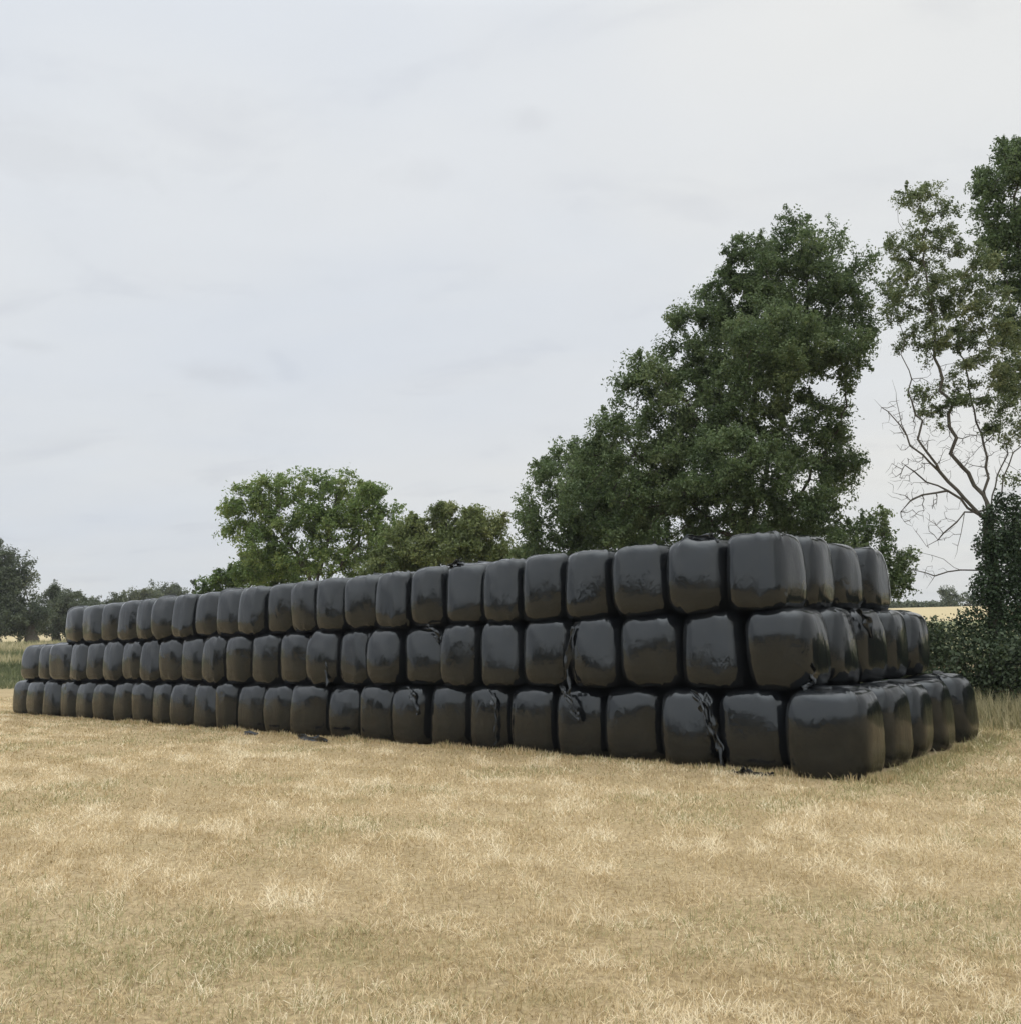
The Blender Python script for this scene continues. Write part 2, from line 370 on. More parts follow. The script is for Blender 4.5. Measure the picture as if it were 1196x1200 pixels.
ORD = ['first', 'second', 'third', 'fourth', 'fifth', 'sixth', 'seventh', 'eighth', 'ninth', 'tenth', 'eleventh', 'twelfth', 'thirteenth']
BALE_YAW = math.atan2(-RD[1], -RD[0])
special = {
 ('bottom', 0): 'big glossy black bale standing on the grass at the near right corner',
 ('middle', 0): 'middle tier corner bale with torn film at its lower right edge',
 ('top', 0): 'top tier corner bale, nearest and highest of the black bale stack',
 ('bottom', 1): 'bottom tier bale left of the corner bale, film scraps at its foot',
 ('bottom', 2): 'bottom tier bale with crumpled film hanging down its whole right side',
 ('bottom', 4): 'bottom tier bale with a looped film tail over its upper left',
 ('middle', 3): 'middle tier bale with a long twisted film tail at its left edge',
 ('bottom', 6): 'bottom tier bale with a crumpled film fold down its right edge, seventh from corner',
 ('bottom', 8): 'bottom tier bale with torn film over its upper right shoulder',
 ('top', 1): 'top tier bale with ruffled loose film across its top, beside corner bale',
 ('top', 6): 'top tier bale with torn film poking up from its upper left',
 ('middle', 7): 'middle tier bale with loose black film at its upper right',
 ('bottom', 25): 'bottom tier bale at the far left end of the stack',
 ('middle', 24): 'middle tier bale at the far left end of the stack',
 ('top', 22): 'top tier bale at the far left end of the stack',
 ('bottom', 10): 'bottom tier bale with a strip of black film lying before it',
}
def bale(tier, s0, s1, d, label, k, depth=1.17):
    H = 1.235
    r = random.Random(hash((tier, round(s0, 2), round(d, 2))) & 0xffff if False else int(s0 * 977 + d * 131 + len(tier) * 17))
    o = bpy.data.objects.new('wrapped_bale', meshes[k % len(meshes)]); C.objects.link(o)
    w = s1 - s0
    flip = r.choice((0, PI)); j = r.uniform(-.085, .085)
    q = sp((s0 + s1) / 2, d + r.uniform(-.06, .05), zc[tier] + r.uniform(-.004, .01))
    o.matrix_world = (Matrix.Translation(Vector(q)) @ Matrix.Rotation(BALE_YAW + flip + j, 4, 'Z') @ Matrix.Rotation(r.uniform(-.024, .024), 4, 'Y')
                      @ Matrix.Rotation(r.uniform(-.022, .022), 4, 'X') @ Matrix.Diagonal((w * 1.045, depth * 1.01, H * r.uniform(.985, 1.02) * (1.045 if tier == 'bottom' and d < .5 and s0 < .5 else 1), 1)))
    tag(o, label, 'bale', 'black film wrapped bales in the stack')
    return o
BALES = {}
k = 0
for tier, e in edges.items():
    nb = len(e) - 1
    for i in range(nb):
        lab = special.get((tier, i))
        if lab is None:
            if i <= 12: lab = f'black wrapped bale on the {tier} tier front, {ORD[i]} from right corner'
            else: lab = f'black wrapped bale on the {tier} tier front, {ORD[nb - 1 - i]} from the far left end'
        dd = 0.585 - (0.20 if (tier, i) == ('bottom', 0) else 0)
        k += 1
        BALES[tier, i] = bale(tier, e[i] - (.09 if (tier, i) == ('bottom', 0) else 0), e[i + 1] - (.05 if (tier, i) == ('bottom', 0) else 0), dd, lab, (k * 5 + i // 4))
    for j, dc in enumerate(ends[tier]):
        last = j == len(ends[tier]) - 1
        pos = 'rearmost' if last else ORD[j + 1] + ' back from the near corner'
        lab = f'black bale on the {tier} tier of the right end, {pos}'
        k += 1
        BALES[tier, 'e', j] = bale(tier, e[0] - 0.02, e[0] + 1.15, dc, lab, k * 4 + j)

for tier, e in edges.items():                      # the row behind, closing the gaps between the front bales
    for i in range(len(e) - 1):
        if 1 <= i <= 12:
            k += 1
            o = bale(tier, e[i], e[i + 1], 1.80, 'black wrapped bale inside the stack, glimpsed through gaps behind the front row', k * 7 + i)
            o['group'] = 'inner bales behind the front row'

def film_strip(name, pts, width, seed, parent=None, m=None, crumple=0.05, nm=7):
    """a strip of thin loose film along pts, folded and crumpled across"""
    r = np.random.default_rng(seed)
    pts = [Vector(p) for p in pts]
    P = []
    for a, b in zip(pts[:-1], pts[1:]):
        for t in np.linspace(0, 1, 9, endpoint=False): P.append(a.lerp(b, t))
    P.append(pts[-1]); n = len(P)
    ph = r.random(4) * 6
    V = np.zeros((n, nm, 3))
    side0 = Vector((RD[0], RD[1], 0)); out0 = Vector((-DD[0], -DD[1], 0))
    for i, p in enumerate(P):
        t = (P[min(i + 1, n - 1)] - P[max(i - 1, 0)]).normalized()
        ang = 0.5 * math.sin(i * .35 + ph[0]) + 0.3 * math.sin(i * .9 + ph[1])
        a = side0 - t * side0.dot(t)
        if a.length < .2: a = Vector((0, 0, 1)) - t * t.z
        a.normalize(); b = t.cross(a)
        if b.dot(out0) < 0 and abs(b.dot(out0)) > .1: b = -b
        wv = width * (0.75 + 0.35 * math.sin(i * .55 + ph[2])) * (0.55 + .45 * min(1, i / 5, (n - 1 - i) / 3 + .3))
        for j in range(nm):
            x = (j / (nm - 1) - .5) * wv
            y = crumple * (0.7 * math.sin(j * 1.5 + i * .35 + ph[3]) + 0.35 * (r.random() - .5)) + 0.012
            q = p + (a * math.cos(ang) + b * math.sin(ang)) * x + b * y
            V[i, j] = q
    I = np.arange(n * nm).reshape(n, nm)
    Q = np.stack([I[:-1, :-1], I[:-1, 1:], I[1:, 1:], I[1:, :-1]], -1).reshape(-1, 4)
    o = mesh_np(name, V.reshape(-1, 3), [Q], m or loose_m, True)
    md = o.modifiers.new('thickness', 'SOLIDIFY'); md.thickness = 0.003
    if parent is not None:
        o.parent = parent; o.matrix_parent_inverse = parent.matrix_world.inverted()
    return o
def F3(s, d, z): return sp(s, d, z)
lf = 'loose_film'
film_strip(lf, [F3(5.12,-.00,2.25), F3(5.22,-.03,1.9), F3(5.28,-.02,1.5), F3(5.20,-.06,1.18), F3(5.28,-.07,1.02)], .12, 1, BALES['middle', 3], crumple=.03)
film_strip(lf, [F3(5.45,-.02,1.22), F3(5.30,-.09,1.12), F3(5.18,-.09,.98), F3(5.08,-.06,.78), F3(5.00,-.05,.66), F3(5.12,-.05,.70), F3(5.2,-.05,.86)], .10, 2, BALES['middle', 3], crumple=.03)
film_strip(lf, [F3(2.62,.12,1.16), F3(2.55,.04,.95), F3(2.50,.02,.65), F3(2.42,.04,.35), F3(2.38,.0,.06)], .17, 3, BALES['bottom', 2], crumple=.05)
film_strip(lf, [F3(2.85,.03,1.17), F3(2.68,-.02,1.0), F3(2.62,-.02,.8), F3(2.52,0,.5)], .13, 4, BALES['bottom', 2], crumple=.04)
film_strip(lf, [F3(7.18,.02,1.14), F3(7.02,-.02,.9), F3(6.98,-.02,.6), F3(7.02,-.01,.3), F3(7.08,.0,.1)], .12, 5, BALES['bottom', 6], crumple=.035)
film_strip(lf, [F3(9.48,.04,1.17), F3(9.28,-.01,1.0), F3(9.18,-.02,.8), F3(9.12,.0,.62)], .18, 6, BALES['bottom', 8], crumple=.05)
film_strip(lf, [F3(3.05,.25,3.56), F3(2.75,.22,3.62), F3(2.45,.25,3.57), F3(2.3,.2,3.5)], .17, 7, BALES['top', 1], crumple=.03)
film_strip(lf, [F3(8.4,.22,3.57), F3(8.2,.2,3.66), F3(8.0,.22,3.6)], .14, 8, BALES['top', 6], crumple=.05)
film_strip(lf, [F3(8.95,.05,2.36), F3(8.75,.02,2.36), F3(8.6,.03,2.25), F3(8.55,.05,2.05)], .16, 9, BALES['middle', 7], crumple=.05)
film_strip(lf, [F3(.98,.32,1.62), F3(1.0,.28,1.42), F3(.96,.3,1.28), F3(1.1,.2,1.22)], .16, 10, BALES['middle', 0], crumple=.05)
film_strip(lf, [F3(1.3,2.2,2.43), F3(.98,2.35,2.41), F3(.86,2.42,2.22), F3(.83,2.47,1.92)], .17, 11, BALES['middle', 'e', 0], crumple=.012)
film_strip(lf, [F3(12.55,.02,2.0), F3(12.2,.0,1.7), F3(12.15,.0,1.4), F3(12.1,-.04,1.15)], .10, 12, BALES['middle', 10], crumple=.03)

# scraps of film on the ground, each lying by itself
def scrap(pts, width, seed, label):
    o = film_strip('film_scrap', pts, width, seed, None, loose_m, .025)
    tag(o, label, 'plastic scrap', 'scraps of black film on the ground')
scrap([F3(2.1,-.22,.03), F3(1.85,-.3,.05), F3(1.6,-.25,.03), F3(1.45,-.2,.02)], .22, 21, 'crumpled black film scrap on the grass at the foot of a bale left of corner')
scrap([F3(12.7,-.35,.03), F3(12.1,-.42,.04), F3(11.5,-.45,.03)], .22, 22, 'long black film scrap lying before the bottom bales, nearer of two')
scrap([F3(15.0,-.3,.03), F3(14.3,-.35,.04)], .2, 23, 'small black film scrap lying before the bottom bales, farther of two')
scrap([F3(1.9,1.1,2.42), F3(1.75,1.5,2.45), F3(1.4,1.75,2.43)], .2, 24, 'black film scrap lying on top of the middle tier at right')

# ------------------------------------------------------------------ trees
def bark_material(name, a, b):
    m, nt, out = mat(name)
    bs = N(nt, 'ShaderNodeBsdfPrincipled'); L(nt, bs.outputs[0], out.inputs[0])
    tc = N(nt, 'ShaderNodeTexCoord')
    n = noise_tex(nt, mapping(nt, tc.outputs['Object'], (6, 6, 1.4)), 3, 6, .65, .4)
    L(nt, mixc(nt, n, a, b), bs.inputs['Base Color']); bs.inputs['Roughness'].default_value = .9
    bp = N(nt, 'ShaderNodeBump'); bp.inputs['Strength'].default_value = .6; bp.inputs['Distance'].default_value = .04
    L(nt, n, bp.inputs['Height']); L(nt, bp.outputs[0], bs.inputs['Normal'])
    return m
bark_dark = bark_material('dark_bark', (0.03, 0.027, 0.022), (0.11, 0.095, 0.075))
bark_grey = bark_material('grey_bark', (0.035, 0.032, 0.026), (0.13, 0.115, 0.09))
def leaf_material(name, stops, trans=0.3):
    m = blade_material(name, stops, trans)
    for n in m.node_tree.nodes:
        if n.type == 'BSDF_PRINCIPLED': n.inputs['Roughness'].default_value = 0.5; n.inputs['Specular IOR Level'].default_value = 0.35
    return m
ash_m = leaf_material('ash_leaves', [(0, (0.058, 0.094, 0.038)), (.5, (0.125, 0.180, 0.074)), (1, (0.235, 0.29, 0.135))], 0.4)
oak_m = leaf_material('oak_leaves', [(0, (0.070, 0.118, 0.034)), (.5, (0.165, 0.245, 0.074)), (1, (0.31, 0.36, 0.125))], 0.4)
olive_m = leaf_material('olive_leaves', [(0, (0.080, 0.112, 0.036)), (.5, (0.18, 0.225, 0.080)), (1, (0.32, 0.335, 0.135))], 0.4)
dull_m = leaf_material('dull_leaves', [(0, (0.070, 0.100, 0.045)), (.5, (0.155, 0.20, 0.088)), (1, (0.28, 0.30, 0.145))], 0.4)
ivy_m = leaf_material('ivy_leaves', [(0, (0.020, 0.037, 0.018)), (.5, (0.040, 0.069, 0.030)), (1, (0.088, 0.119, 0.056))], .15)
far_m = leaf_material('far_leaves', [(0, (0.055, 0.074, 0.045)), (.5, (0.098, 0.124, 0.070)), (1, (0.165, 0.185, 0.105))], 0.3)
hedge_m = leaf_material('bramble_leaves', [(0, (0.026, 0.044, 0.022)), (.5, (0.058, 0.085, 0.039)), (.85, (0.111, 0.130, 0.065)), (1, (0.260, 0.234, 0.130))], .2)

def leaf_mesh(name, P, size, tone, m, parent, up=0.5, aspect=0.5, out=None):
    n = len(P)
    nr = rng.normal(size=(n, 3)); nr[:, 2] += up
    if out is not None: nr += out * 0.6
    nr /= np.linalg.norm(nr, axis=1)[:, None]
    t = rng.normal(size=(n, 3)); t[:, 2] -= 0.4; t -= nr * (t * nr).sum(1)[:, None]; t /= np.linalg.norm(t, axis=1)[:, None] + 1e-9
    b = np.cross(nr, t)
    L_ = size[:, None]; Wd = L_ * aspect
    v0 = P - t * L_ * .5; v2 = P + t * L_ * .5 - nr * L_ * .10
    v1 = P - b * Wd * .5 + t * L_ * .02 + nr * L_ * .05; v3 = P + b * Wd * .5 + t * L_ * .02 + nr * L_ * .05
    V = np.stack([v0, v1, v2, v3], 1).reshape(-1, 3)
    q = np.arange(n)[:, None] * 4 + np.arange(4)
    return mesh_np(name, V, [q], m, False, parent, tone)

def colonize(nodes, parent, att, step, kill, maxit=150, jitter=.25, up=0.05):
    nodes = list(map(np.asarray, nodes)); parent = list(parent)
    A = np.array(att); Np = np.array(nodes)
    D = np.full(len(A), 1e9); NI = np.zeros(len(A), int)
    for s in range(0, len(Np), 200):
        dd = np.linalg.norm(A[:, None] - Np[None, s:s + 200], axis=2); j = dd.argmin(1); m_ = dd[np.arange(len(A)), j]
        w = m_ < D; D[w] = m_[w]; NI[w] = j[w] + s
    alive = D > kill; idle = 0; used = {}
    for it in range(maxit):
        if not alive.any() or idle > 6: break
        idx = np.where(alive)[0]; ni = NI[idx]
        dirs = A[idx] - Np[ni]; dirs /= np.linalg.norm(dirs, axis=1)[:, None] + 1e-9
        un, inv = np.unique(ni, return_inverse=True)
        sm = np.zeros((len(un), 3)); np.add.at(sm, inv, dirs)
        sm /= np.linalg.norm(sm, axis=1)[:, None] + 1e-9
        sm += rng.normal(0, jitter, sm.shape); sm[:, 2] += up; sm /= np.linalg.norm(sm, axis=1)[:, None] + 1e-9
        ok = np.array([used.get(int(u), 0) < 4 for u in un])
        if not ok.any(): break
        un, sm = un[ok], sm[ok]
        new = Np[un] + sm * step
        for u in un: used[int(u)] = used.get(int(u), 0) + 1
        base = len(Np); Np = np.vstack([Np, new]); parent += [int(u) for u in un]
        dd = np.linalg.norm(A[idx][:, None] - new[None], axis=2); j = dd.argmin(1); m_ = dd[np.arange(len(idx)), j]
        w = m_ < D[idx]; D[idx[w]] = m_[w]; NI[idx[w]] = base + j[w]
        na = alive & (D > kill); idle = idle + 1 if na.sum() == alive.sum() else 0; alive = na
    return Np, parent

def wood_mesh(name, Np, parent, tip, m, par, p=2.25, rmin=None):
    n = len(Np); ch = [[] for _ in range(n)]
    for i, q in enumerate(parent):
        if q >= 0: ch[q].append(i)
    R = np.zeros(n)
    for i in range(n - 1, -1, -1):
        R[i] = tip if not ch[i] else max(tip, sum(R[c] ** p for c in ch[i]) ** (1 / p))
    if rmin is not None: R = np.maximum(R, rmin[:n] if len(rmin) >= n else np.concatenate([rmin, np.zeros(n - len(rmin))]))
    V, Fq = [], []
    nv = 0
    starts = [(i, None) for i in range(n) if parent[i] < 0]
    while starts:
        i, pr = starts.pop()
        chain = ([pr] if pr is not None else []) + [i]
        c = i
        while ch[c]:
            k_ = max(ch[c], key=lambda q: R[q])
            for o_ in ch[c]:
                if o_ != k_: starts.append((o_, c))
            chain.append(k_); c = k_
        if len(chain) < 2: continue
        rr = R[chain].copy()
        if pr is not None: rr[0] = min(rr[0], rr[1] * 1.25)
        k_ = 10 if rr.max() > .15 else 6 if rr.max() > .05 else 4 if rr.max() > .02 else 3
        pts = Np[chain]
        for a in range(len(chain)):
            t = pts[min(a + 1, len(chain) - 1)] - pts[max(a - 1, 0)]; t /= np.linalg.norm(t) + 1e-9
            ref = np.array([1.0, 0, 0]) if abs(t[0]) < .8 else np.array([0, 1.0, 0])
            u = np.cross(t, ref); u /= np.linalg.norm(u); v = np.cross(t, u)
            an = np.arange(k_) * 2 * PI / k_
            rad = rr[a] if a < len(chain) - 1 or ch[chain[-1]] else rr[a] * .4
            V.append(pts[a] + rad * (np.cos(an)[:, None] * u + np.sin(an)[:, None] * v))
            if a:
                b0, b1 = nv - k_, nv
                j = np.arange(k_); j2 = (j + 1) % k_
                Fq.append(np.stack([b0 + j, b0 + j2, b1 + j2, b1 + j], -1))
            nv += k_
    o = mesh_np(name, np.vstack(V), [np.vstack(Fq)], m, True, par)
    return o, R, ch

def lobes_points(lobes, n, Y0):
    """lobes: (u, v, ru, rv[, dY]) in the photo at distance Y0 -> random points inside the matching ellipsoids, centres and radii"""
    cs, rs = [], []
    for lb in lobes:
        u, v, ru, rv = lb[:4]; y = Y0 + (lb[4] if len(lb) > 4 else 0)
        c = at(u, v, y); sc = y / F * 1.02
        cs.append(c); rs.append([ru * sc, (ru + rv) * .5 * sc * .95, rv * sc])
    cs, rs = np.array(cs), np.array(rs)
    vol = rs.prod(1) ** .8; cnt = np.maximum(6, (n * vol / vol.sum()).astype(int))
    P = []
    for c, r_, k_ in zip(cs, rs, cnt):
        q = rng.normal(size=(k_, 3)); q /= np.linalg.norm(q, axis=1)[:, None]
        P.append(c + q * (rng.random(k_) ** .42)[:, None] * r_)
    return np.vstack(P), cs, rs

def tree(name, label, Y, base_uv, lobes, n_att, n_leaf, leaf, lm, bm, step=.4, kill=.55, tip=.011, spread=.30, trunk_r=.2,
         limbs=(), bare=(), group=None, cat='tree', tone_mu=.45, trunk_to=None, bare_limbs=(), aspect=.5, clump=True):
    bx = at(base_uv[0], base_uv[1], Y); bx[2] = float(ground_z(bx[0], bx[1])) - .05
    root = bpy.data.objects.new(name, None); C.objects.link(root); root.location = bx; root.empty_display_size = .3
    tag(root, label, cat, group)
    att, cs, rs = lobes_points(lobes, n_att, Y)
    top = at(*trunk_to, Y) if trunk_to else bx + (cs.mean(0) - bx) * .5
    nodes = [bx]; par = [-1]
    def line(a, b, frm, wob):
        k_ = max(2, int(np.linalg.norm(b - a) / step)); cur = frm
        for t in range(1, k_ + 1):
            q = a + (b - a) * t / k_ + (rng.normal(0, wob, 3) if t < k_ else 0)
            nodes.append(q); par.append(cur); cur = len(nodes) - 1
        return cur
    fork = line(bx, top, 0, .03)
    for lim in limbs:
        cur, a = fork, nodes[fork]
        for (u, v, *dy) in lim:
            b = at(u, v, Y + (dy[0] if dy else 0)); cur = line(a, b, cur, .07); a = nodes[cur]
    n_main = len(nodes)
    Np, par = colonize(nodes, par, att, step, kill)
    n_leafy = len(Np)
    if bare_limbs or bare:
        nodes = list(Np); par = list(par)
        for lim in bare_limbs:
            u, v = lim[0][:2]; a = at(u, v, Y); j = int(np.linalg.norm(np.array(nodes) - a, axis=1).argmin()); cur, a = j, nodes[j]
            for (u, v, *dy) in lim[1:]:
                b = at(u, v, Y + (dy[0] if dy else 0)); cur = line(a, b, cur, .04); a = nodes[cur]
        Np = np.array(nodes)
        if bare:
            ab, _, _ = lobes_points(bare, int(210 * len(bare)), Y)
            Np, par = colonize(Np, par, ab, step * .55, kill * .5, jitter=.35, up=0)
    rmin = np.zeros(len(Np))
    hgt = np.clip((Np[:fork + 1, 2] - bx[2]) / max(.5, top[2] - bx[2]), 0, 1)
    rmin[:fork + 1] = trunk_r * (1.25 - .55 * hgt) * (1 + .35 * np.exp(-hgt * 14))
    W_, R, ch = wood_mesh('trunk', Np - bx, par, tip, bm, root, rmin=rmin)
    thin = np.array([i for i in range(n_main, n_leafy) if R[i] < tip * 3.2 and (len(ch[i]) == 0 or rng.random() < .75)])
    if len(thin) and n_leaf:
        wts = rng.gamma(2.2, 1, len(thin)) if clump else np.ones(len(thin)); wts /= wts.sum()
        pick = rng.choice(len(thin), n_leaf, p=wts)
        nodeP = Np[thin] - bx
        q = rng.normal(size=(n_leaf, 3)); q *= np.minimum(1, 1.9 / np.linalg.norm(q, axis=1))[:, None]
        var = np.exp(np.clip(rng.normal(0, .26, len(thin)), -.5, .4))[pick][:, None]
        pn = (Np[np.array([par[i] for i in thin])] - bx)[pick]
        LP = nodeP[pick] + (pn - nodeP[pick]) * rng.uniform(-.6, .9, (n_leaf, 1)) + q * spread * .52 * var * np.array([1, 1, .7])
        # side sprays: leaves strung along a few short twigs round each node
        nt_ = 5; tw = rng.normal(size=(len(thin), nt_, 3)); tw /= np.linalg.norm(tw, axis=2)[:, :, None]
        half = rng.random(n_leaf) < .55
        tdir = tw[pick, rng.integers(0, nt_, n_leaf)]
        LPs = nodeP[pick] + tdir * (rng.random((n_leaf, 1)) ** .7) * spread * 1.22 * var + q * spread * .13
        LP = np.where(half[:, None], LPs, LP)
        q = q / np.linalg.norm(q, axis=1)[:, None]
        tn = np.clip(tone_mu + rng.normal(0, .14, len(thin)) + .5 * (fbm(nodeP[:, 0] / (spread * 4) + 40, (nodeP[:, 2] + nodeP[:, 1]) / (spread * 4) + 40, 17, 2) - .5), 0, 1)[pick] + rng.normal(0, .13, n_leaf)
        leaf_mesh('crown', LP, leaf * (.6 + .8 * rng.random(n_leaf)), np.clip(tn, 0, 1), lm, root, out=q, aspect=aspect)
    return root, Np

# the big ash behind the right end of the stack
ash_lobes = [(945,300,62,48),(880,318,46,50,-.8),(830,372,48,48),(905,395,75,70,1.5),(985,335,44,55),(985,420,42,42,-1),(905,405,62,55,-2),
             (770,455,52,48),(845,480,72,60),(930,500,62,52),(725,520,44,42),(800,560,80,55),(905,580,72,52,-1.5),(975,555,34,46),(985,505,26,28),(1000,555,20,30),
             (865,630,90,44,1),(830,440,60,60,1),(800,510,60,56,.5),(700,575,50,60,.5),(960,625,44,38),(770,625,60,44),(860,540,60,50,-2.5)]
tree('ash_tree', 'tallest dark green ash tree rising behind the right half of the black stack', 26.5, (868, 815), ash_lobes + [(950,345,62,50),(920,300,50,40),(1000,310,26,34),(1015,395,20,34)], 2900, 330000, .095, ash_m, bark_dark,
     step=.36, kill=.45, tip=.010, spread=.36, trunk_r=.30, trunk_to=(872, 640),
     limbs=[[(900,540),(935,430,.4),(945,330)],[(845,560,-.5),(805,470),(770,440)],[(880,520,1),(890,410,1.5),(880,330,1)],[(820,600),(760,540),(725,510)],[(930,590),(985,500,-.4),(1000,420)]])
tree('ash_tree', 'smaller ash tree sloping down left of the tallest ash behind the stack', 29.5, (668, 805),
     [(668,560,40,46),(640,600,40,44),(690,610,50,55),(632,645,36,34),(700,560,34,44,.8),(740,600,40,60,1),(680,660,60,36)], 900, 76000, .105, ash_m, bark_dark,
     step=.36, kill=.45, tip=.010, spread=.36, trunk_r=.18, trunk_to=(672, 690), tone_mu=.5)
tree('broadleaf_tree', 'low leafy tree showing past the right end of the top tier bales', 24.5, (1010, 815),
     [(1022,620,24,28),(1035,655,26,30),(1000,650,34,40),(985,690,40,30),(1048,680,16,20)], 480, 24000, .09, ash_m, bark_dark, step=.3, kill=.38, spread=.27, trunk_r=.12,
     trunk_to=(1008, 720), tone_mu=.5)
# half bare tree with ivy at the right edge
tr, nodes = tree('dying_tree', 'half bare dying tree with pale limbs and ivy covered trunk at right edge', 21.5, (1172, 815),
     [(1078,240,24,30),(1062,290,26,34),(1095,290,34,36),(1070,340,36,38),(1115,345,34,40),(1090,395,44,30),(1140,400,30,34),(1062,380,22,26),
      (1150,470,26,26),(1175,500,30,26),(1125,440,24,22),(1190,440,26,34),(1105,500,16,16),(1175,360,22,26),(1050,350,22,40),(1045,300,14,22),(1100,230,16,22),(1120,300,20,30),(1150,350,26,34),(1085,440,20,16),(1160,430,30,30),(1108,262,18,22),(1125,395,30,36),(1150,300,16,26),(1170,400,26,30),(1185,480,30,40),(1100,470,26,20),(1140,560,20,14),(1180,560,26,20)], 1800, 50000, .068, dull_m, bark_grey,
     step=.27, kill=.34, tip=.0052, spread=.20, trunk_r=.17, trunk_to=(1158, 610), tone_mu=.5,
     limbs=[[(1152,580),(1128,548),(1112,500),(1100,430),(1090,360),(1080,280)],[(1140,595),(1100,552),(1075,515),(1068,470),(1060,400)],
            [(1158,560),(1152,520,.3),(1138,470,.5),(1128,420,.5),(1118,360,.4)],[(1166,570,.2),(1178,520,.5),(1168,465,.8),(1185,420,1.0)],[(1175,560),(1200,520),(1215,470)]],
     bare_limbs=[[(1100,552),(1062,510),(1040,482),(1024,468)],[(1062,510),(1050,470),(1045,445)],[(1148,600),(1110,575),(1080,580),(1055,600)],[(1110,575),(1085,565),(1060,545)],
                 [(1160,665),(1125,668),(1095,675),(1070,668)],[(1125,668),(1105,655),(1080,648)],[(1095,675),(1085,690)],[(1160,600),(1130,600),(1105,625),(1085,640)],[(1130,600),(1122,640),(1118,655)],
                 [(1165,640),(1192,625),(1215,600)],[(1190,610),(1185,580)]],
     bare=[(1085,600,30,30),(1062,560,26,34),(1075,520,24,40),(1100,620,22,22),(1085,668,24,14),(1048,490,18,26),(1095,460,30,40),(1150,530,30,40),(1120,520,26,36)])
tree('ash_tree', 'tall leafy tree cut by the right edge of the view above the ivy', 23.5, (1235, 815),
     [(1178,205,34,42),(1205,190,36,36),(1160,240,26,30),(1195,270,40,40),(1180,315,36,36),(1215,330,40,50),(1200,385,34,36),(1235,250,46,60),(1255,340,40,60),(1195,440,26,34),(1240,430,40,40),(1170,275,26,30)],
     1100, 84000, .09, ash_m, bark_grey, step=.3, kill=.38, tip=.009, spread=.29, trunk_r=.2, trunk_to=(1228, 520), tone_mu=.42,
     limbs=[[(1215,430),(1200,330),(1188,230)],[(1240,420),(1250,320)],[(1205,470),(1190,420),(1180,330)]])
# ivy on the dying tree's trunk (part of that tree)
def leaf_cloud(centers, radii, n, shell=.75):
    centers, radii = np.array(centers), np.array(radii)
    a = (radii[:, 0] * radii[:, 2]) ** 1.0; pick = rng.choice(len(centers), n, p=a / a.sum())
    q = rng.normal(size=(n, 3)); q /= np.linalg.norm(q, axis=1)[:, None]
    rad = shell + (1.06 - shell) * rng.random(n) ** .8 + .12 * rng.normal(size=n)
    return centers[pick] + q * rad[:, None] * radii[pick], q
cs_, rs_ = [], []
for (u, v, ru, rv) in [(1172,625,22,30),(1178,665,28,34),(1184,705,32,36),(1192,745,40,40),(1160,690,20,26),(1205,655,26,40),(1200,610,18,24),(1166,640,18,22),(1215,700,34,50),(1150,640,12,14),(1148,692,12,18),(1158,603,10,12),(1185,592,12,16),(1140,728,22,16),(1196,640,26,40),(1152,664,8,8),(1170,588,6,14)]:
    c = at(u, v, 21.3); sc = 21.3 / F; cs_.append(c); rs_.append([ru * sc, .6 * (ru + rv) * .5 * sc, rv * sc])
IP, iq = leaf_cloud(cs_, rs_, 30000, .5)
loc = np.array(tr.location)
tone = np.clip(.42 + .5 * (fbm(IP[:, 0] * 2.2, IP[:, 2] * 2.2, 3, 2) - .5) + rng.normal(0, .15, len(IP)), 0, 1)
leaf_mesh('ivy', IP - loc, .062 * (.5 + 1.1 * rng.random(len(IP)) ** 1.5), tone, ivy_m, tr, out=iq, aspect=.75)

# mid distance trees behind the long side of the stack
tree('oak_tree', 'broad light green oak tree with sky showing through, behind the stack at left', 42, (372, 800),
     [(280,600,26,30),(305,585,32,28),(345,572,36,24),(392,572,34,24),(425,580,30,26),(440,612,34,32),(300,635,38,26),(345,615,40,30),(395,615,40,34),(330,655,46,26),(385,655,46,28),(455,640,34,34),(268,618,18,20),(430,660,40,26),(300,672,36,18)],
     1500, 62000, .14, oak_m, bark_dark, step=.42, kill=.55, tip=.014, spread=.42, trunk_r=.30, trunk_to=(372, 690), tone_mu=.5,
     limbs=[[(340,640),(310,600)],[(385,630),(395,580)],[(420,640),(445,600)]])
tree('broadleaf_tree', 'rounded olive green tree between the oak and the ash, behind the stack', 38, (525, 800),
     [(480,640,34,30),(515,620,34,26),(555,620,34,24),(580,645,24,30),(540,650,50,30),(490,665,40,26),(570,670,34,24),(460,655,24,26),(520,602,16,12),(600,655,26,22),(440,668,24,18),(590,672,30,18)],
     1000, 92000, .12, olive_m, bark_dark, step=.4, kill=.5, tip=.013, spread=.4, trunk_r=.22, trunk_to=(525, 700), tone_mu=.5)
tree('shrub', 'low green bush at the left foot of the light green oak', 46, (270, 775),
     [(262,682,22,13),(290,676,24,14),(244,690,14,9),(310,682,24,14),(340,685,24,16),(300,664,26,18),(330,668,30,18)], 300, 20000, .15, oak_m, bark_dark, step=.4, kill=.5, tip=.013, spread=.4, trunk_r=.10, trunk_to=(272, 722), tone_mu=.35, cat='bush')
tree('sapling', 'small dark sapling standing left of the low green bush', 50, (229, 770), [(229,686,3.5,8),(231,694,5,6)], 40, 260, .15, far_m, bark_dark, step=.3, kill=.3, tip=.015, spread=.2, trunk_r=.05, trunk_to=(229, 700), tone_mu=.2)

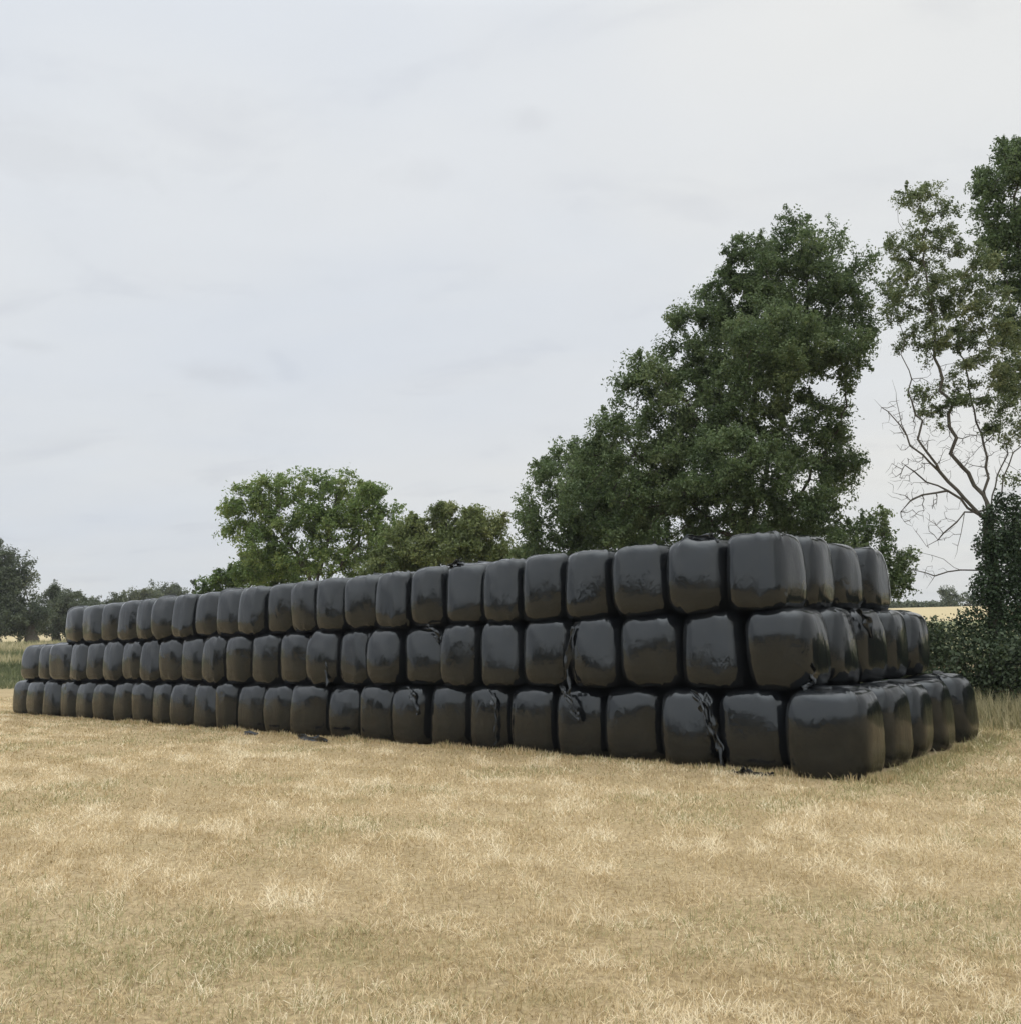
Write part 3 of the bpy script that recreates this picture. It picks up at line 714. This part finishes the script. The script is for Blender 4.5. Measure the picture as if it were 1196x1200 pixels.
# left edge
tree('oak_tree', 'dark oak tree with a bare trunk at the left edge beyond the verge', 92, (38, 752),
     [(4,655,16,18),(-8,668,26,26),(12,670,16,18),(6,690,24,18),(-20,700,40,30),(24,694,8,10),(12,712,28,16),(36,725,20,12),(-10,722,36,22),(10,730,40,12),(50,722,12,14),(28,660,8,8)],
     900, 60000, .26, far_m, bark_dark, step=.9, kill=1.0, tip=.03, spread=1.0, trunk_r=.5, trunk_to=(36, 718), tone_mu=.35)
GL = 'trees beyond the far left field'
for lab, Yd, uv, lobes, nl, tm, cat in [
    ('dark rounded tree right of the left edge oak, beyond the straw field', 104, (66, 748), [(62,705,22,14),(50,714,18,16),(78,714,22,18),(66,728,28,18),(92,722,22,20),(75,738,30,9)], 26000, .4, 'tree'),
    ('broad dull tree sloping down to the left end of the top tier', 112, (112, 745), [(100,710,20,12),(120,713,18,10),(95,722,24,18),(125,724,26,16),(136,716,14,12),(110,736,34,10)], 26000, .42, 'tree'),
    ('pale distant rounded tree just above the left end bales', 150, (158, 735), [(158,700,15,10),(148,708,14,8),(170,707,12,8),(160,715,20,9)], 12000, .62, 'tree'),
    ('flat topped distant tree above the bales, left of the sapling', 160, (194, 732), [(190,697,10,6),(202,698,9,6),(194,706,16,8)], 9000, .5, 'tree'),
    ('small distant tree at the horizon between hedge and right end bales', 165, (1113, 715), [(1113,705,8,8),(1111,711,10,5)], 2400, .45, 'tree'),
    ('low distant tree on the horizon right of the small round one', 165, (1132, 716), [(1130,711,8,4),(1142,711,8,5)], 1800, .5, 'tree'),
    ]:
    tree('distant_tree', lab, Yd, uv, lobes, 220, nl, (.002 * Yd + .04), far_m, bark_dark, step=.012 * Yd, kill=.011 * Yd, tip=.03, spread=.010 * Yd, trunk_r=.35, group=GL if uv[0] < 300 else None, tone_mu=tm, cat=cat)
# distant wood along the skyline at right, one mass
wu = np.linspace(1040, 1110, 9)
cs_ = [at(u, 711 + 1.5 * math.sin(u), 175) for u in wu]; rs_ = [[2.2, 2.0, 0.9]] * len(cs_)
WP, wq = leaf_cloud(cs_, rs_, 6000, .3)
o = leaf_mesh('distant_wood', WP, .6 * (.6 + .8 * rng.random(len(WP))), np.clip(rng.normal(.5, .15, len(WP)), 0, 1), far_m, None, out=wq)
tag(o, 'low band of distant woodland on the skyline at right', 'woodland', kind='stuff')

# ------------------------------------------------------------------ thin summer haze, one even box of air
hv = [(x, y, z) for x in (-425, 425) for y in (-165, 565) for z in (-9, 34)]
hf = np.array([[0, 1, 3, 2], [4, 6, 7, 5], [0, 4, 5, 1], [2, 3, 7, 6], [0, 2, 6, 4], [1, 5, 7, 3]])
hm, nt, out = mat('haze_air'); pv = N(nt, 'ShaderNodeVolumePrincipled'); L(nt, pv.outputs[0], out.inputs['Volume'])
pv.inputs['Color'].default_value = (0.93, 0.95, 0.97, 1); pv.inputs['Density'].default_value = 0.00035; pv.inputs['Anisotropy'].default_value = 0.2
o = mesh_np('haze', np.array(hv, float), [hf], hm); tag(o, 'thin pale summer haze over the fields', 'haze', kind='stuff')
S.cycles.volume_bounces = 0; S.cycles.volume_max_steps = 64

# ------------------------------------------------------------------ hedge
hc, hr = [], []
for t in np.linspace(-11, 17, 40):
    c = HB + RD * t + DD * 0.95
    hh = 1.0 + .35 * math.sin(t * 1.3) + .3 * math.sin(t * 2.9 + 1) + random.uniform(-.2, .25) - (.25 if abs(t) < 1 else 0)
    for j in range(3):
        z = [.5, .5 + hh * .6, hh + .55][j] + random.uniform(-.15, .15)
        hc.append([c[0] + random.uniform(-.4, .4), c[1] + random.uniform(-.4, .4), z]); hr.append([.8 + random.uniform(-.2, .2), .85, [.75, .62, .45][j] * random.uniform(.8, 1.2)])
HP, hq = leaf_cloud(hc, hr, 240000, .2)
keep = HP[:, 2] > .02; HP, hq = HP[keep], hq[keep]
hroot = bpy.data.objects.new('hedge', None); hloc = np.array([HB[0], HB[1], 0.0]); C.objects.link(hroot); hroot.location = hloc
tag(hroot, 'dark bramble hedge running behind the right end of the stack', 'hedge')
tone = np.clip(.42 + .6 * (fbm(HP[:, 0] * 1.5 + HP[:, 1], HP[:, 2] * 1.8, 8, 2) - .5) + rng.normal(0, .16, len(HP)), 0, 1)
leaf_mesh('foliage', HP - hloc, .072 * (.45 + 1.3 * rng.random(len(HP)) ** 1.6), tone, hedge_m, hroot, out=hq, aspect=.7)
# long arching bramble stems
nodes, par = [], []
for t in np.linspace(-9, 16, 90):
    a = np.append(HB + RD * (t + random.uniform(-.2, .2)) + DD * random.uniform(.2, .9), 0.0)
    h = random.uniform(1.0, 2.1); dx = random.uniform(-1.1, 1.1); dy = random.uniform(-.9, .3)
    prev = -1
    for s in np.linspace(0, 1, 7):
        q = a + np.array([RD[0] * dx * s * s + DD[0] * dy * s * s, RD[1] * dx * s * s + DD[1] * dy * s * s, h * (1.5 * s - .62 * s * s)])
        nodes.append(q - hloc); par.append(prev); prev = len(nodes) - 1
wood_mesh('bramble_stem', np.array(nodes), par, .008, bark_grey, hroot)

# woodland on the far side of the field, behind the camera: it shows in the glossy film as a dark ragged band
hc, hr = [], []
for x in np.arange(-150, 130, 3.2):
    h = 3.2 + 2.2 * abs(math.sin(x * .11)) + random.uniform(-.6, 1.6)
    yy = -62 - 10 * math.sin(x * .02) + random.uniform(-2, 2)
    hc.append([x, yy, h * .5]); hr.append([2.4, 2.0, h * .55])
for y in np.arange(-60, 20, 3.2):
    h = 4.0 + 2.5 * abs(math.sin(y * .17)) + random.uniform(-.6, 1.6)
    hc.append([-75 + random.uniform(-2, 2) , y, h * .5]); hr.append([2.4, 2.0, h * .55])
WP, wq = leaf_cloud(hc, hr, 30000, .4)
o = leaf_mesh('field_edge_wood', WP, 1.1 * (.6 + .8 * rng.random(len(WP))), np.clip(rng.normal(.4, .15, len(WP)), 0, 1), far_m, None, out=wq, aspect=.7)
tag(o, 'far-off woodland edging the opposite side of the field', 'woodland', kind='stuff')
